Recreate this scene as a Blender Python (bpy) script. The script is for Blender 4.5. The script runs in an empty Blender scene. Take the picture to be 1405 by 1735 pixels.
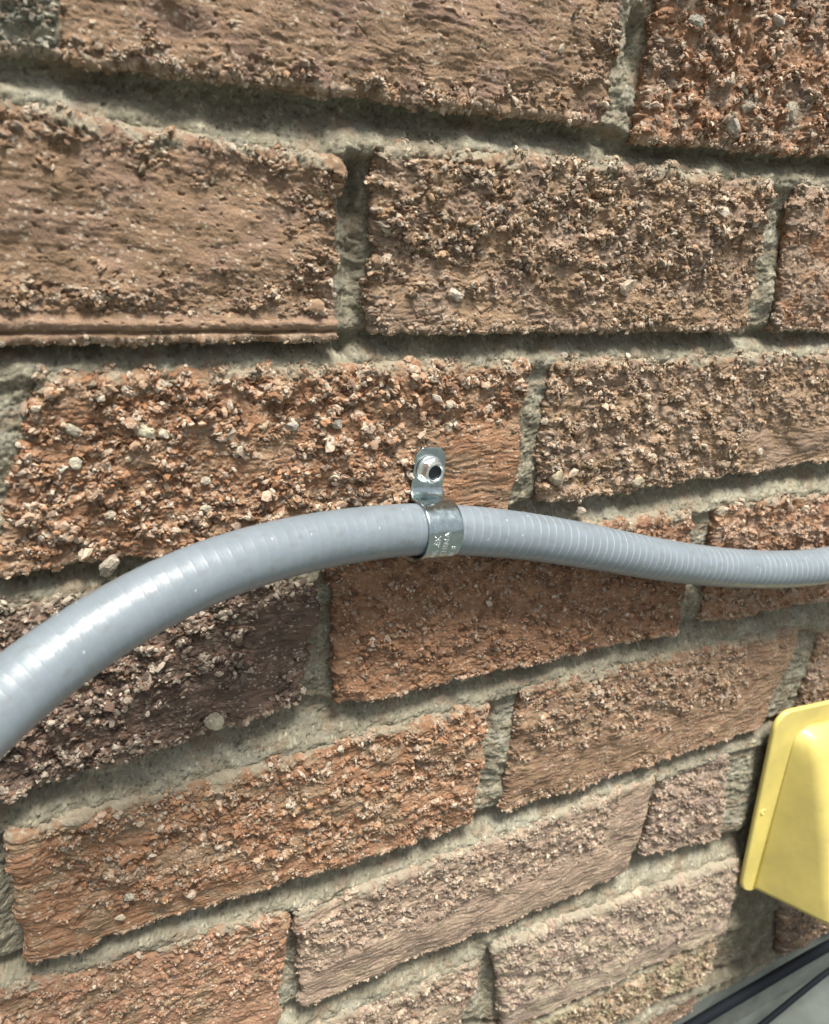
import bpy, bmesh, math, random
import numpy as np
from mathutils import Vector, Matrix

# ---------------------------------------------------------------- camera, sky, sun
S = bpy.context.scene
COL = S.collection
IW, IH, F_PX = 1405.0, 1735.0, 1279.06
AX_H = Vector((0.89229306, -0.10484641, 0.43911311))    # wall's level direction, in camera axes (x right, y down, z forward)
AX_V = Vector((-0.05672792, 0.93891003, 0.33945529))    # straight down
AX_N = Vector((-0.44787838, -0.32780357, 0.83183519))   # into the wall
DIST = 0.2443                                           # camera to the wall face, metres
CAMZ = 0.56                                             # camera height above the paving

cd = bpy.data.cameras.new('camera'); cam = bpy.data.objects.new('camera', cd); COL.objects.link(cam)
R = Matrix(((AX_H.x, -AX_H.y, -AX_H.z), (AX_N.x, -AX_N.y, -AX_N.z), (-AX_V.x, AX_V.y, AX_V.z)))
M = R.to_4x4(); M.translation = Vector((0, -DIST, CAMZ)); cam.matrix_world = M
cd.sensor_fit = 'VERTICAL'; cd.sensor_height = 24.0; cd.lens = 24.0 * F_PX / IH
cd.clip_start = 0.01; cd.clip_end = 500
cd.dof.use_dof = True; cd.dof.focus_distance = 0.295; cd.dof.aperture_fstop = cd.lens / 1.7
S.camera = cam

SUN_EL, SUN_AZ = 70.0, 6.0        # elevation; azimuth from the wall's outward normal, minus = towards the left
w = bpy.data.worlds.new('World'); S.world = w; w.use_nodes = True
nt = w.node_tree; nt.nodes.clear()
sky = nt.nodes.new('ShaderNodeTexSky'); sky.sky_type = 'NISHITA'; sky.sun_disc = False
sky.sun_elevation = math.radians(SUN_EL); sky.sun_rotation = math.radians(180 - SUN_AZ)
sky.air_density = 1.0; sky.dust_density = 4.0; sky.ozone_density = 1.0
hs = nt.nodes.new('ShaderNodeHueSaturation'); hs.inputs['Saturation'].default_value = 0.32
bg = nt.nodes.new('ShaderNodeBackground'); bg.inputs['Strength'].default_value = 0.05
wo = nt.nodes.new('ShaderNodeOutputWorld')
nt.links.new(sky.outputs[0], hs.inputs['Color']); nt.links.new(hs.outputs[0], bg.inputs[0]); nt.links.new(bg.outputs[0], wo.inputs[0])
sl = bpy.data.lights.new('sun', 'SUN'); sun = bpy.data.objects.new('sun', sl); COL.objects.link(sun)
sl.energy = 2.8; sl.angle = math.radians(19); sl.color = (1.0, 0.95, 0.875)
az, el = math.radians(SUN_AZ), math.radians(SUN_EL)
to_sun = Vector((math.sin(az) * math.cos(el), -math.cos(az) * math.cos(el), math.sin(el)))
sun.rotation_euler = to_sun.to_track_quat('Z', 'Y').to_euler()
S.view_settings.view_transform = 'Standard'; S.view_settings.look = 'None'
S.view_settings.gamma = 1.0; S.view_settings.exposure = 1.42

Q = 1.0          # mesh density

# ---------------------------------------------------------------- helpers
def P(px, py, off=0.0):
    """photo pixel -> point on the plane that lies `off` metres in front of the brick faces"""
    d = Vector((px - IW / 2, py - IH / 2, F_PX))
    p = d * ((DIST - off) / d.dot(AX_N))
    return Vector((p.dot(AX_H), -off, CAMZ - p.dot(AX_V)))

def tag(o, label=None, cat=None, kind=None, group=None):
    if label: o['label'] = label
    if cat: o['category'] = cat
    if kind: o['kind'] = kind
    if group: o['group'] = group
    return o

def empty(name, loc):
    o = bpy.data.objects.new(name, None); COL.objects.link(o); o.location = loc
    o.empty_display_size = 0.02
    return o

def link(name, me, mat, parent=None, smooth=True, loc=None):
    me.materials.append(mat)
    if smooth:
        me.polygons.foreach_set('use_smooth', np.ones(len(me.polygons), dtype=bool))
    o = bpy.data.objects.new(name, me); COL.objects.link(o)
    if loc is not None: o.location = loc
    if parent is not None:
        o.parent = parent
        o.matrix_parent_inverse = Matrix.Translation(parent.location).inverted() if loc is None else Matrix()
    return o

def np_mesh(name, co, faces_list, col=None, flat=None):
    """co (N,3); faces_list: list of int arrays (M,k)"""
    me = bpy.data.meshes.new(name)
    me.vertices.add(len(co)); me.vertices.foreach_set('co', np.ascontiguousarray(co, dtype=np.float32).ravel())
    tot = np.concatenate([np.full(len(f), f.shape[1], dtype=np.int32) for f in faces_list])
    idx = np.concatenate([f.ravel() for f in faces_list]).astype(np.int32)
    st = np.concatenate([[0], np.cumsum(tot)[:-1]]).astype(np.int32)
    me.loops.add(len(idx)); me.loops.foreach_set('vertex_index', idx)
    me.polygons.add(len(tot)); me.polygons.foreach_set('loop_start', st); me.polygons.foreach_set('loop_total', tot)
    me.update(calc_edges=True)
    if col is not None:
        at = me.color_attributes.new('tint', 'FLOAT_COLOR', 'POINT')
        c4 = np.ones((len(co), 4), dtype=np.float32); c4[:, :3] = col
        at.data.foreach_set('color', c4.ravel())
    return me

def grid_faces(nr, nc, base=0, wrap=False):
    i = np.arange(nr - 1)[:, None]; j = np.arange(nc if wrap else nc - 1)[None, :]
    a = i * nc + j; b = i * nc + (j + 1) % nc
    return np.stack([a, b, b + nc, a + nc], -1).reshape(-1, 4) + base

# --- vectorised noise (coordinates in millimetres)
_rng = np.random.default_rng(11)
_perm = np.tile(_rng.permutation(256), 3)
_ga = _rng.uniform(0, 2 * np.pi, 256); _gx, _gy = np.cos(_ga), np.sin(_ga)
_r1, _r2, _r3, _r4 = (_rng.uniform(0, 1, 256) for _ in range(4))
def _h(ix, iy, seed):
    return _perm[_perm[(ix + seed * 37) & 255] + ((iy + seed * 91) & 255)]
def perlin(x, y, seed=0):
    xi = np.floor(x).astype(np.int64); yi = np.floor(y).astype(np.int64)
    fx, fy = x - xi, y - yi
    u = fx * fx * fx * (fx * (fx * 6 - 15) + 10); v = fy * fy * fy * (fy * (fy * 6 - 15) + 10)
    def g(dx, dy):
        k = _h(xi + dx, yi + dy, seed); return _gx[k] * (fx - dx) + _gy[k] * (fy - dy)
    a = g(0, 0); b = g(1, 0); c = g(0, 1); d = g(1, 1)
    return ((a + (b - a) * u) * (1 - v) + (c + (d - c) * u) * v) * 1.5
def fbm(x, y, seed=0, octs=3, gain=0.5):
    s = 0; amp = 1
    for o in range(octs):
        s = s + amp * perlin(x, y, seed + o * 7); x = x * 2.03 + 3.1; y = y * 2.03 + 1.7; amp *= gain
    return s
def worley(x, y, seed=0):
    """F1, F2, and the nearest cell's hash index and offset to its point"""
    xi = np.floor(x).astype(np.int64); yi = np.floor(y).astype(np.int64)
    f1 = np.full(x.shape, 9.0); f2 = np.full(x.shape, 9.0); idk = np.zeros(x.shape, dtype=np.int64)
    ox = np.zeros(x.shape); oy = np.zeros(x.shape)
    for dx in (-1, 0, 1):
        for dy in (-1, 0, 1):
            k = _h(xi + dx, yi + dy, seed)
            qx = x - (xi + dx + 0.1 + 0.8 * _r1[k]); qy = y - (yi + dy + 0.1 + 0.8 * _r2[k])
            d = qx * qx + qy * qy
            m = d < f1
            f2 = np.where(m, f1, np.minimum(f2, d))
            f1 = np.where(m, d, f1); idk = np.where(m, k, idk); ox = np.where(m, qx, ox); oy = np.where(m, qy, oy)
    return np.sqrt(f1), np.sqrt(f2), idk, ox, oy
def sstep(a, b, x):
    t = np.clip((x - a) / (b - a), 0, 1); return t * t * (3 - 2 * t)
def facets(x, y, seed, tilt=1.0):
    """angular gravel: each cell a tilted facet of its own height"""
    wx = x + 0.25 * perlin(x * 1.7, y * 1.7, seed + 3); wy = y + 0.25 * perlin(x * 1.7 + 9, y * 1.7, seed + 4)
    f1, f2, k, ox, oy = worley(wx, wy, seed)
    hgt = 0.25 + 0.75 * _r3[k] + tilt * ((_r1[k] - .5) * ox * 1.6 + (_r4[k] - .5) * oy * 1.6) - 0.55 * f1 * f1
    hgt = hgt * sstep(0.0, 0.16, f2 - f1)
    return hgt, k, f2 - f1

# ---------------------------------------------------------------- materials
def new_mat(name):
    m = bpy.data.materials.new(name); m.use_nodes = True
    n = m.node_tree.nodes; b = n['Principled BSDF']
    return m, m.node_tree, n, b, m.node_tree.links
def N(nodes, t, **kw):
    x = nodes.new(t)
    for k, v in kw.items():
        if k in x.inputs: x.inputs[k].default_value = v
        else: setattr(x, k, v)
    return x

def stone_mat(name, rough, bump_mm, scale, var, spec=0.3):
    m, t, n, b, L = new_mat(name)
    at = N(n, 'ShaderNodeAttribute', attribute_name='tint')
    tc = n.new('ShaderNodeTexCoord')
    n1 = N(n, 'ShaderNodeTexNoise'); n1.inputs['Scale'].default_value = scale; n1.inputs['Detail'].default_value = 5; n1.inputs['Roughness'].default_value = 0.7
    L.new(tc.outputs['Object'], n1.inputs['Vector'])
    n2 = N(n, 'ShaderNodeTexNoise'); n2.inputs['Scale'].default_value = scale * 0.17; n2.inputs['Detail'].default_value = 4
    L.new(tc.outputs['Object'], n2.inputs['Vector'])
    mr = N(n, 'ShaderNodeMapRange'); mr.inputs[1].default_value = .25; mr.inputs[2].default_value = .75
    mr.inputs[3].default_value = 1 - var; mr.inputs[4].default_value = 1 + var
    L.new(n1.outputs['Fac'], mr.inputs[0])
    mr2 = N(n, 'ShaderNodeMapRange'); mr2.inputs[1].default_value = .3; mr2.inputs[2].default_value = .7
    mr2.inputs[3].default_value = .88; mr2.inputs[4].default_value = 1.12
    L.new(n2.outputs['Fac'], mr2.inputs[0])
    mul = N(n, 'ShaderNodeMath', operation='MULTIPLY'); L.new(mr.outputs[0], mul.inputs[0]); L.new(mr2.outputs[0], mul.inputs[1])
    vm = N(n, 'ShaderNodeVectorMath', operation='SCALE'); L.new(at.outputs['Color'], vm.inputs[0]); L.new(mul.outputs[0], vm.inputs['Scale'])
    L.new(vm.outputs[0], b.inputs['Base Color'])
    b.inputs['Roughness'].default_value = rough; b.inputs['Specular IOR Level'].default_value = spec
    bp = N(n, 'ShaderNodeBump'); bp.inputs['Strength'].default_value = 1.0; bp.inputs['Distance'].default_value = bump_mm / 1000
    L.new(n1.outputs['Fac'], bp.inputs['Height']); L.new(bp.outputs[0], b.inputs['Normal'])
    return m

M_BRICK = stone_mat('brick_clay', 0.74, 0.70, 1500, 0.22, 0.45)
M_MORTAR = stone_mat('cement_mortar', 0.9, 0.8, 1300, 0.26, 0.2)

# ---------------------------------------------------------------- brick layout
BROWN = (0.268, 0.174, 0.104); ORANGE = (0.305, 0.165, 0.089); PINK = (0.285, 0.197, 0.135); DARK = (0.125, 0.084, 0.062)
GREY = (0.27, 0.26, 0.20); OCHRE = (0.29, 0.192, 0.115); PALE = (0.60, 0.52, 0.41)
MORT = (0.318, 0.292, 0.214)
def q(*pts): return [P(*p) for p in pts]
# key: quad TL,TR,BR,BL in photo pixels; base, patch colour, patch amount; roughness level; smooth zones (u0,u1,v0,v1,strength); chip density, chip size
B = []
def brick(row, quad, base, patch, pa, rough, smooth, chips=1.0, size=1.0, off=0.0, tall=None, pale=0.3, tilt=0.0, lip=0, top_r=4.0, coarse=1.0, strk=1.0):
    qd = q(*quad)
    if tall:
        qd[0] = qd[3] + Vector((0.003, 0, tall)); qd[1] = qd[2] + Vector((0.003, 0, tall))
    B.append(dict(row=row, q=qd, base=np.array(base), patch=np.array(patch), pa=pa, rough=rough, smooth=smooth, chips=chips,
                  size=size, off=off, pale=pale, tilt=tilt, lip=lip, top_r=top_r, coarse=coarse, strk=strk))
brick('A', [(0, 0), (0, 0), (92, 93), (-420, 60)], GREY, (0.30, .27, .2), .3, 1.2, [], .5, 1.0, 0.001, .060, .2)
brick('A', [(0, 0), (0, 0), (1012, 210), (115, 102)], BROWN, (0.25, .16, .11), .4, .75, [(-.1, .93, -.1, .90, .86)], .55, .8, 0.002, .060, .35, strk=.85)
brick('A', [(0, 0), (0, 0), (1900, 300), (1080, 236)], ORANGE, PINK, .55, 1.2, [], 1.5, 1.05, 0.001, .060, .55, coarse=1.25)
brick('B', [(-560, 62), (568, 272), (562, 572), (-560, 585)], BROWN, (.27, .175, .115), .5, .85, [(-.1, .91, .19, .70, 1.0)], .5, .8, 0.002, None, .4, lip=1, strk=.4)
brick('B', [(638, 238), (1305, 303), (1262, 557), (627, 562)], OCHRE, PINK, .6, 1.1, [(.02, .45, .72, .96, .7), (.45, .99, .70, .93, .45)], 1.35, 1.0, 0.001, None, .55)
brick('B', [(1352, 305), (1950, 345), (1900, 560), (1314, 560)], PINK, ORANGE, .5, .9, [(-.1, .6, .25, .9, .5)], .9, .9, 0.0, None, .5)
brick('C', [(66, 628), (893, 612), (864, 868), (-14, 972)], ORANGE, (.31, .195, .115), .45, 1.0, [(.74, 1.1, .38, 1.1, .95), (.28, .46, .42, .62, .6)], 1.15, 1.25, 0.001, None, .75, coarse=.95)
brick('C', [(935, 606), (1950, 590), (1950, 705), (915, 850)], OCHRE, PINK, .6, 1.0, [(.22, 1.1, .55, 1.1, .95), (.10, .45, .10, .42, .3)], 1.1, 1.0, 0.0, None, .6)
brick('D', [(-380, 1050), (537, 978), (506, 1190), (-330, 1455)], DARK, (.17, .11, .08), .5, 1.1, [(.84, 1.1, .12, .62, .9), (.62, .95, .62, .97, .8)], 1.5, 1.25, 0.001, None, .5, coarse=1.1)
brick('D', [(558, 940), (1174, 866), (1147, 1068), (572, 1195)], (.27, .148, .084), ORANGE, .55, .8, [(.0, .35, .78, 1.0, .5)], .9, .8, 0.001, None, .25)
brick('D', [(1218, 855), (1800, 780), (1750, 950), (1190, 1054)], ORANGE, (.34, .22, .15), .5, 1.0, [], 1.2, .9, 0.0, None, .65)
brick('E', [(10, 1410), (826, 1187), (796, 1395), (50, 1628)], (.30, .162, .088), OCHRE, .5, .85, [(-.1, .07, -.1, 1.1, .8), (.0, .45, .78, 1.1, .9), (.4, .8, .90, 1.1, .5)], .95, .85, 0.001, None, .6)
brick('E', [(884, 1164), (1357, 1058), (1291, 1230), (852, 1375)], (.25, .155, .095), OCHRE, .6, .8, [(-.1, 1.1, .60, .93, .95), (.8, 1.1, .0, 1.1, .8)], 1.0, .75, 0.001, None, .55)
brick('E', [(1396, 1065), (1800, 950), (1750, 1080), (1352, 1215)], PINK, BROWN, .5, .8, [], .6, .8, -0.001, None, .4)
brick('F', [(-300, 1760), (492, 1538), (465, 1745), (-260, 1990)], (.335, .19, .115), OCHRE, .4, .75, [(.66, 1.1, .6, 1.1, .6)], .8, .8, 0.0, None, .5)
brick('F', [(503, 1545), (1112, 1312), (1060, 1477), (512, 1702)], (.31, .225, .165), (.36, .27, .19), .5, .7, [(-.1, 1.1, .58, 1.1, .95), (.88, 1.1, -.1, 1.1, .8)], .8, .75, 0.001, None, .6)
brick('F', [(1120, 1322), (1238, 1272), (1222, 1425), (1087, 1452)], (.31, .23, .17), (.27, .20, .155), .5, .9, [], .7, .8, -0.001, None, .4)
brick('G', [(-100, 1990), (817, 1622), (782, 1740), (-60, 2120)], (.30, .22, .16), (.35, .27, .19), .6, .8, [(.4, 1.1, .8, 1.1, .7)], .9, .75, 0.0, None, .5)
brick('G', [(833, 1598), (1259, 1448), (1224, 1577), (856, 1742)], (.31, .235, .18), (.38, .31, .22), .6, .75, [(-.1, 1.1, .72, 1.1, .9)], .9, .75, 0.002, None, .6)
brick('G', [(1290, 1420), (1700, 1240), (1650, 1340), (1262, 1520)], DARK, PINK, .3, .7, [], .3, .8, -0.004, None, .3)
brick('H', [(700, 1830), (1217, 1585), (1200, 1655), (730, 1880)], (.26, .19, .12), (.30, .26, .15), .45, 1.0, [], .9, .9, 0.0, None, .5)
brick('H', [(1325, 1530), (1700, 1355), (1650, 1450), (1318, 1612)], (.15, .105, .07), OCHRE, .4, .9, [], .5, .8, 0.004, None, .3)
brick('I', [(690, 1945), (1190, 1680), (1175, 1715), (720, 1985)], (.19, .125, .085), PINK, .3, .6, [(-.1, 1.1, .2, 1.1, .6)], .4, .7, -0.002, None, .3)

# bricks just outside the picture, so the wall carries on
Z = lambda v: CAMZ + v
EXTRA = []
def plain(x0, x1, zt, zb, base):
    B.append(dict(row=None, q=[Vector((x0, 0, zt)), Vector((x1, 0, zt)), Vector((x1, 0, zb)), Vector((x0, 0, zb))], base=np.array(base), patch=np.array(OCHRE), pa=.4,
                  rough=.9, smooth=[], chips=.25, size=1.0, off=0, pale=.4, tilt=0, lip=0, top_r=3.0, coarse=1.0, lo=True))
for x0 in (-.19, .015, .22): plain(x0, x0 + .195, Z(.178), Z(.118), BROWN)
for i, (zt, zb) in enumerate([(-.358, -.412), (-.430, -.480)]):
    for x0 in ((-.33, -.125) if i == 0 else (-.28, -.075)): plain(x0 - .0, x0 + .19, Z(zt), Z(zb), [PINK, BROWN][i])
plain(.015 + .12, .23, Z(-.430), Z(-.476), BROWN)
for x0 in (-.27, -.06): plain(x0, x0 + .2, Z(-.492), Z(-.512), DARK)
plain(-.26, -.04, Z(-.045), Z(-.104), ORANGE)
plain(-.26, -.045, Z(-.205), Z(-.262), BROWN)

# ---------------------------------------------------------------- build the brick meshes (one brickwork mesh)
CO, FA, CL = [], [], []
CHIP = []          # chip anchors: pos, normal, size, colour
nv = 0
rng = np.random.default_rng(5)
EDGE = 0.013
for bi, b in enumerate(B):
    TL, TR, BR, BL = (np.array(v) for v in b['q'])
    wd = (np.linalg.norm(TR - TL) + np.linalg.norm(BR - BL)) / 2; ht = (np.linalg.norm(TL - BL) + np.linalg.norm(TR - BR)) / 2
    cx = (TL + TR + BR + BL) / 4
    dep = DIST + 0.40 * max(0, cx[0]) + 0.30 * max(0, CAMZ - cx[2]) * .9
    lo = b.get('lo')
    s = (0.00033 * max(1.0, dep / 0.30)) / Q * (2.2 if lo else 1)
    # the part of the brick that matters is clipped to a margin round the picture
    a = np.arange(-EDGE, wd + EDGE + s, s); c = np.arange(-EDGE, ht + EDGE + s, s)
    A_, C_ = np.meshgrid(a, c)              # C_ runs downwards
    def arc(t, L, r0, r1):
        # returns position 0..L, back depth, signed sine
        pos = t.copy(); back = np.zeros_like(t); sn = np.zeros_like(t)
        m = t < r0; th = np.clip((r0 - t) / r0, 0, math.pi / 2) if r0 > 0 else 0
        pos = np.where(m, r0 - r0 * np.sin(th), pos)
        back = np.where(m, r0 * (1 - np.cos(th)) + np.clip((r0 - t) - r0 * math.pi / 2, 0, None), back); sn = np.where(m, -np.sin(th), sn)
        m = t > L - r1; th = np.clip((t - (L - r1)) / r1, 0, math.pi / 2)
        pos = np.where(m, L - r1 + r1 * np.sin(th), pos)
        back = np.where(m, r1 * (1 - np.cos(th)) + np.clip((t - (L - r1)) - r1 * math.pi / 2, 0, None), back); sn = np.where(m, np.sin(th), sn)
        return pos, back, sn
    pa_, ba, sa = arc(A_, wd, .0022, .0022)
    pc_, bc, sc = arc(C_, ht, b['top_r'] / 1000, .0014)
    u = pa_ / wd; v = pc_ / ht
    base_pos = (TL * ((1 - u) * (1 - v))[..., None] + TR * (u * (1 - v))[..., None] + BR * (u * v)[..., None] + BL * ((1 - u) * v)[..., None])
    # millimetre coordinates for noise, unique to each brick
    X = (A_ + bi * .731) * 1000; Y = (C_ + bi * .417) * 1000
    sd = bi * 3 + 1
    # outline wander
    ex = fbm(X / 15, Y / 15, sd + 50, 4, .6) * 1.1 * (.45 if b['lip'] else 1); ez = fbm(X / 13 + 40, Y / 13, sd + 60, 4, .6) * .95 * (.3 if b['lip'] else 1)
    base_pos[..., 0] += ex / 1000; base_pos[..., 2] += ez / 1000
    nrm = np.stack([sa, -np.sqrt(np.clip(1 - sa ** 2, 0, 1)) * np.sqrt(np.clip(1 - sc ** 2, 0, 1)), -sc], -1)
    nrm /= np.maximum(np.linalg.norm(nrm, axis=-1, keepdims=True), 1e-6)
    # rough mask
    n1 = fbm(X / 9, Y / 7, sd + 5, 5, .65)
    R_ = np.ones_like(X)
    for (u0, u1, v0, v1, st) in b['smooth']:
        uu = u + n1 * .055 * .076 / wd * 2; vv = v + n1 * .13
        box = sstep(u0 - .02, u0 + .02, uu) * (1 - sstep(u1 - .02, u1 + .02, uu)) * sstep(v0 - .05, v0 + .05, vv) * (1 - sstep(v1 - .05, v1 + .05, vv))
        R_ = R_ * (1 - st * box)
    patchy = .27 + .73 * sstep(-.28, .12, fbm(X / 12 + 7, Y / 8, sd + 9, 4, .6))
    R_ = R_ * patchy
    rim = sstep(ht - .0022, ht - .0006, C_)           # ragged, gritty lower arris
    R_ = np.maximum(R_, rim * .55)
    sides = np.maximum(1 - sstep(-.0008, .0018, A_), sstep(wd - .0018, wd + .0008, A_)); R_ = np.maximum(R_, sides * .75)
    if b['lip']:
        R_ = R_ * (1 - sstep(.855, .875, v) * (1 - sstep(.975, .985, v)))
    sz = b['coarse']
    g1, k1, e1 = facets(X / (2.5 * sz), Y / (2.1 * sz), sd + 11)
    g0, k0, e0 = facets(X / (6.5 * sz), Y / (4.2 * sz), sd + 12, 1.6)
    selm = sstep(-.25, .25, fbm(X / 16 + 3, Y / 12, sd + 14, 2))
    g2, k2, e2 = facets(X / (1.15 * sz), Y / 1.0, sd + 13)
    clump = fbm(X / 7, Y / 6, sd + 15, 3)
    micro = fbm(X / .9, Y / .8, sd + 17, 2)
    wyy = Y + 1.6 * perlin(X / 16, Y / 10, sd + 21)
    streak = fbm(X / 11, wyy / 1.5, sd + 23, 3)
    crk = np.abs(perlin(X / 6.5 + .3 * perlin(X / 2, Y / 2, 3), wyy / 1.25, sd + 25))
    crack = (1 - sstep(0, .10, crk)) * sstep(-.1, .35, fbm(X / 9, Y / 6, sd + 27, 2))
    pf1, _, pk, _, _ = worley(X / 5.0 + .25 * perlin(X / 1.5, Y / 1.5, 2), Y / 3.4, sd + 29)
    pits = (1 - sstep(.05, .06 + .22 * _r1[pk], pf1)) * (_r3[pk] > .62)
    disp = fbm(X / 30, Y / 22, sd + 31, 3) * 1.7 * (1 - .8 * b['lip'] * sstep(.75, .88, v))
    disp += R_ * b['rough'] * (clump * 1.4 + g0 * 1.15 + g1 * (.8 + 1.0 * selm) + g2 * (1.15 - .4 * selm) - .6)
    disp += (1 - R_) * ((streak * .34 - crack * .42) * b.get('strk', 1) + (1 - b.get('strk', 1)) * .5 * fbm(X / 4, Y / 3, sd + 24, 3) - pits * .8 + .5) + micro * .09
    if b['lip']:   # the bead pressed along the bottom of this brick
        disp += 1.3 * np.exp(-((v - .915) / .030) ** 2) - 1.2 * np.exp(-((v - .957) / .008) ** 2) + .5 * sstep(.965, .975, v)
    disp += b['off'] * 1000 * np.clip(1 - (ba + bc) / .004, 0, 1)
    fade = np.clip(1 - (ba + bc) / .010, .35, 1) * (1 - .5 * sstep(.25, .9, sc))
    co = base_pos.copy(); co[..., 1] += ba + bc
    co += nrm * (disp * fade / 1000)[..., None]
    # colour: clay, fired patches, coloured grains, pale grit
    pm = sstep(.0, .35, fbm(X / 17, Y / 13, sd + 35, 3) + (b['pa'] - .5) * .8)[..., None]
    cl = b['base'] * (1 - pm) + b['patch'] * pm
    gv = (.58 + .84 * _r2[k1])[..., None]
    gc = cl * gv
    palem = ((_r4[k1] > 1 - .28 * b['pale']) * sstep(.1, .35, e1))[..., None]
    gc = gc * (1 - .55 * palem) + np.array(PALE) * .55 * palem
    palem2 = ((_r1[k2] > 1 - .35 * b['pale']) * sstep(.1, .3, e2))[..., None]
    gc = gc * (1 - .6 * palem2) + np.array(PALE) * .6 * palem2
    org = ((_r3[k2] > .88))[..., None]; gc = gc * (1 - .35 * org) + np.array((.36, .16, .07)) * .35 * org
    sf1, _, sk, _, _ = worley(X / 1.9, Y / 1.5, sd + 37)
    spk = ((sf1 < .20 + .12 * _r4[sk]) & (_r3[sk] > .62) & (fbm(X / 10, Y / 10, sd + 39, 2) > -.1))[..., None] * 1.0
    sc_ = cl * (1 + .16 * streak)[..., None]
    sc_ = sc_ * (1 - .6 * spk) + np.array(PALE) * .6 * spk
    rr = np.clip(R_, 0, 1)[..., None]
    cl = sc_ * (1 - rr) + gc * rr
    rimc = (sstep(ht - .0026, ht - .0012, C_) * sstep(0, .3, fbm(X / 7, Y / 4, sd + 41, 3) + .18))[..., None]
    cl = cl * (1 - .55 * rimc) + np.array((.50, .38, .27)) * .55 * rimc
    if b['lip']:
        lp = (np.exp(-((v - .912) / .026) ** 4) * .55)[..., None]; cl = cl * (1 - lp) + np.array((.37, .245, .165)) * lp
    # cement smeared onto the upper edge
    smear = sstep(.0, .0035, (.0040 + .0055 * fbm(X / 9, Y / 7, sd + 43, 4, .65)) - C_)[..., None] * (.8 if b['row'] else .5)
    cl = cl * (1 - smear) + np.array(MORT) * smear
    nr, nc = A_.shape
    CO.append(co.reshape(-1, 3)); CL.append(cl.reshape(-1, 3)); FA.append(grid_faces(nr, nc, nv)); nv += nr * nc
    # chip anchors
    if not lo or True:
        area = wd * ht * 1e4
        want = int(area * 46 * b['chips'] * (1 if not lo else .3))
        pr = (np.clip(R_, 0, 1) ** 2.2 * sstep(-.25, .45, clump) * ((ba + bc) < .0022)).ravel() + 1e-9
        pr = pr / pr.sum()
        ids = rng.choice(pr.size, size=want, p=pr)
        pz = co.reshape(-1, 3)[ids]; nz = nrm.reshape(-1, 3)[ids]; cz = cl.reshape(-1, 3)[ids]
        sizes = np.exp(rng.normal(math.log(.00043), .50, want)) * b['size']
        sizes = np.clip(sizes, .0003, .0020)
        mixp = (rng.uniform(0, 1, want) < .22 + .30 * b['pale'])[:, None] * rng.uniform(.25, .95, (want, 1))
        base = b['base'] * 1.15
        cc = (cz * .5 + base * .5) * rng.uniform(.5, 1.6, (want, 1)) * (1 - mixp) + np.array(PALE) * rng.uniform(.8, 1.2, (want, 1)) * mixp
        CHIP.append((pz, nz, sizes, cc))
        # grit hanging along the lower edge
        want = int(wd * 1000 * 2.0 * (.4 + .6 * b['chips']))
        pr = (np.exp(-((C_ - ht + .0004) / .0007) ** 2) * sstep(-.2, .4, fbm(X / 5, Y / 9, sd + 45, 2)) * (A_ > 0) * (A_ < wd)).ravel() + 1e-12
        pr /= pr.sum(); ids = rng.choice(pr.size, size=want, p=pr)
        pz = co.reshape(-1, 3)[ids]; nz = nrm.reshape(-1, 3)[ids]; cz = cl.reshape(-1, 3)[ids]
        mixp = rng.uniform(0, .75, (want, 1)); cc = cz * (1 - mixp) + np.array((.52, .42, .31)) * mixp
        CHIP.append((pz, nz, np.clip(np.exp(rng.normal(math.log(.00055), .35, want)), .0003, .0013), cc))

BIG = []
# big single stones the photo shows, set in the brick faces
for (px, py, r, colr, off) in [(250, 732, .0031, (.46, .42, .30), .002), (276, 736, .0016, (.50, .46, .36), .002), (128, 785, .0019, (.50, .46, .35), .002), (105, 795, .0014, (.5, .47, .38), .002),
                          (125, 728, .0021, (.36, .32, .24), .001), (500, 430, .0019, (.36, .34, .25), .0015), (1060, 486, .0034, (.42, .34, .25), .0015), (362, 1222, .0033, (.42, .37, .28), .003),
                          (350, 815, .0017, (.42, .37, .28), .002), (185, 957, .0032, (.38, .33, .26), .002), (83, 905, .0016, (.5, .42, .33), .002), (187, 872, .0014, (.55, .48, .36), .002), (775, 500, .0026, (.44, .38, .30), .0015), (1225, 395, .0028, (.42, .37, .28), .001),
                          (350, 863, .0018, (.46, .4, .3), .002), (447, 722, .0019, (.38, .3, .2), .002), (495, 722, .0020, (.35, .32, .27), .002), (570, 717, .0020, (.42, .38, .3), .002),
                          (1285, 765, .0022, (.5, .42, .33), .001), (1310, 90, .0026, (.42, .38, .30), .002), (1320, 35, .0024, (.45, .40, .33), .002), (1265, 180, .0038, (.34, .29, .22), .002), (1240, 215, .0032, (.38, .33, .26), .002), (1340, 185, .0036, (.36, .32, .24), .002),
                          (945, 810, .0038, (.38, .32, .22), .002), (1080, 815, .0026, (.44, .38, .27), .002), (1225, 1180, .0028, (.36, .28, .24), .001), (220, 1520, .0020, (.42, .39, .30), .002), (320, 1515, .0024, (.46, .37, .28), .002), (370, 1435, .0014, (.5, .4, .3), .002), (640, 745, .0016, (.45, .36, .27), .002), (1180, 40, .0030, (.32, .3, .24), .002),
                          (205, 1555, .0018, (.5, .42, .3), .002), (1255, 560, .002, (.4, .34, .26), .001), (985, 865, .002, (.4, .34, .26), .001)]:
    p = np.array(P(px, py, off))
    BIG.append((p, r, np.array(colr)))

pz = np.concatenate([c[0] for c in CHIP]); nz = np.concatenate([c[1] for c in CHIP]); szs = np.concatenate([c[2] for c in CHIP]); cz = np.concatenate([c[3] for c in CHIP])
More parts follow.
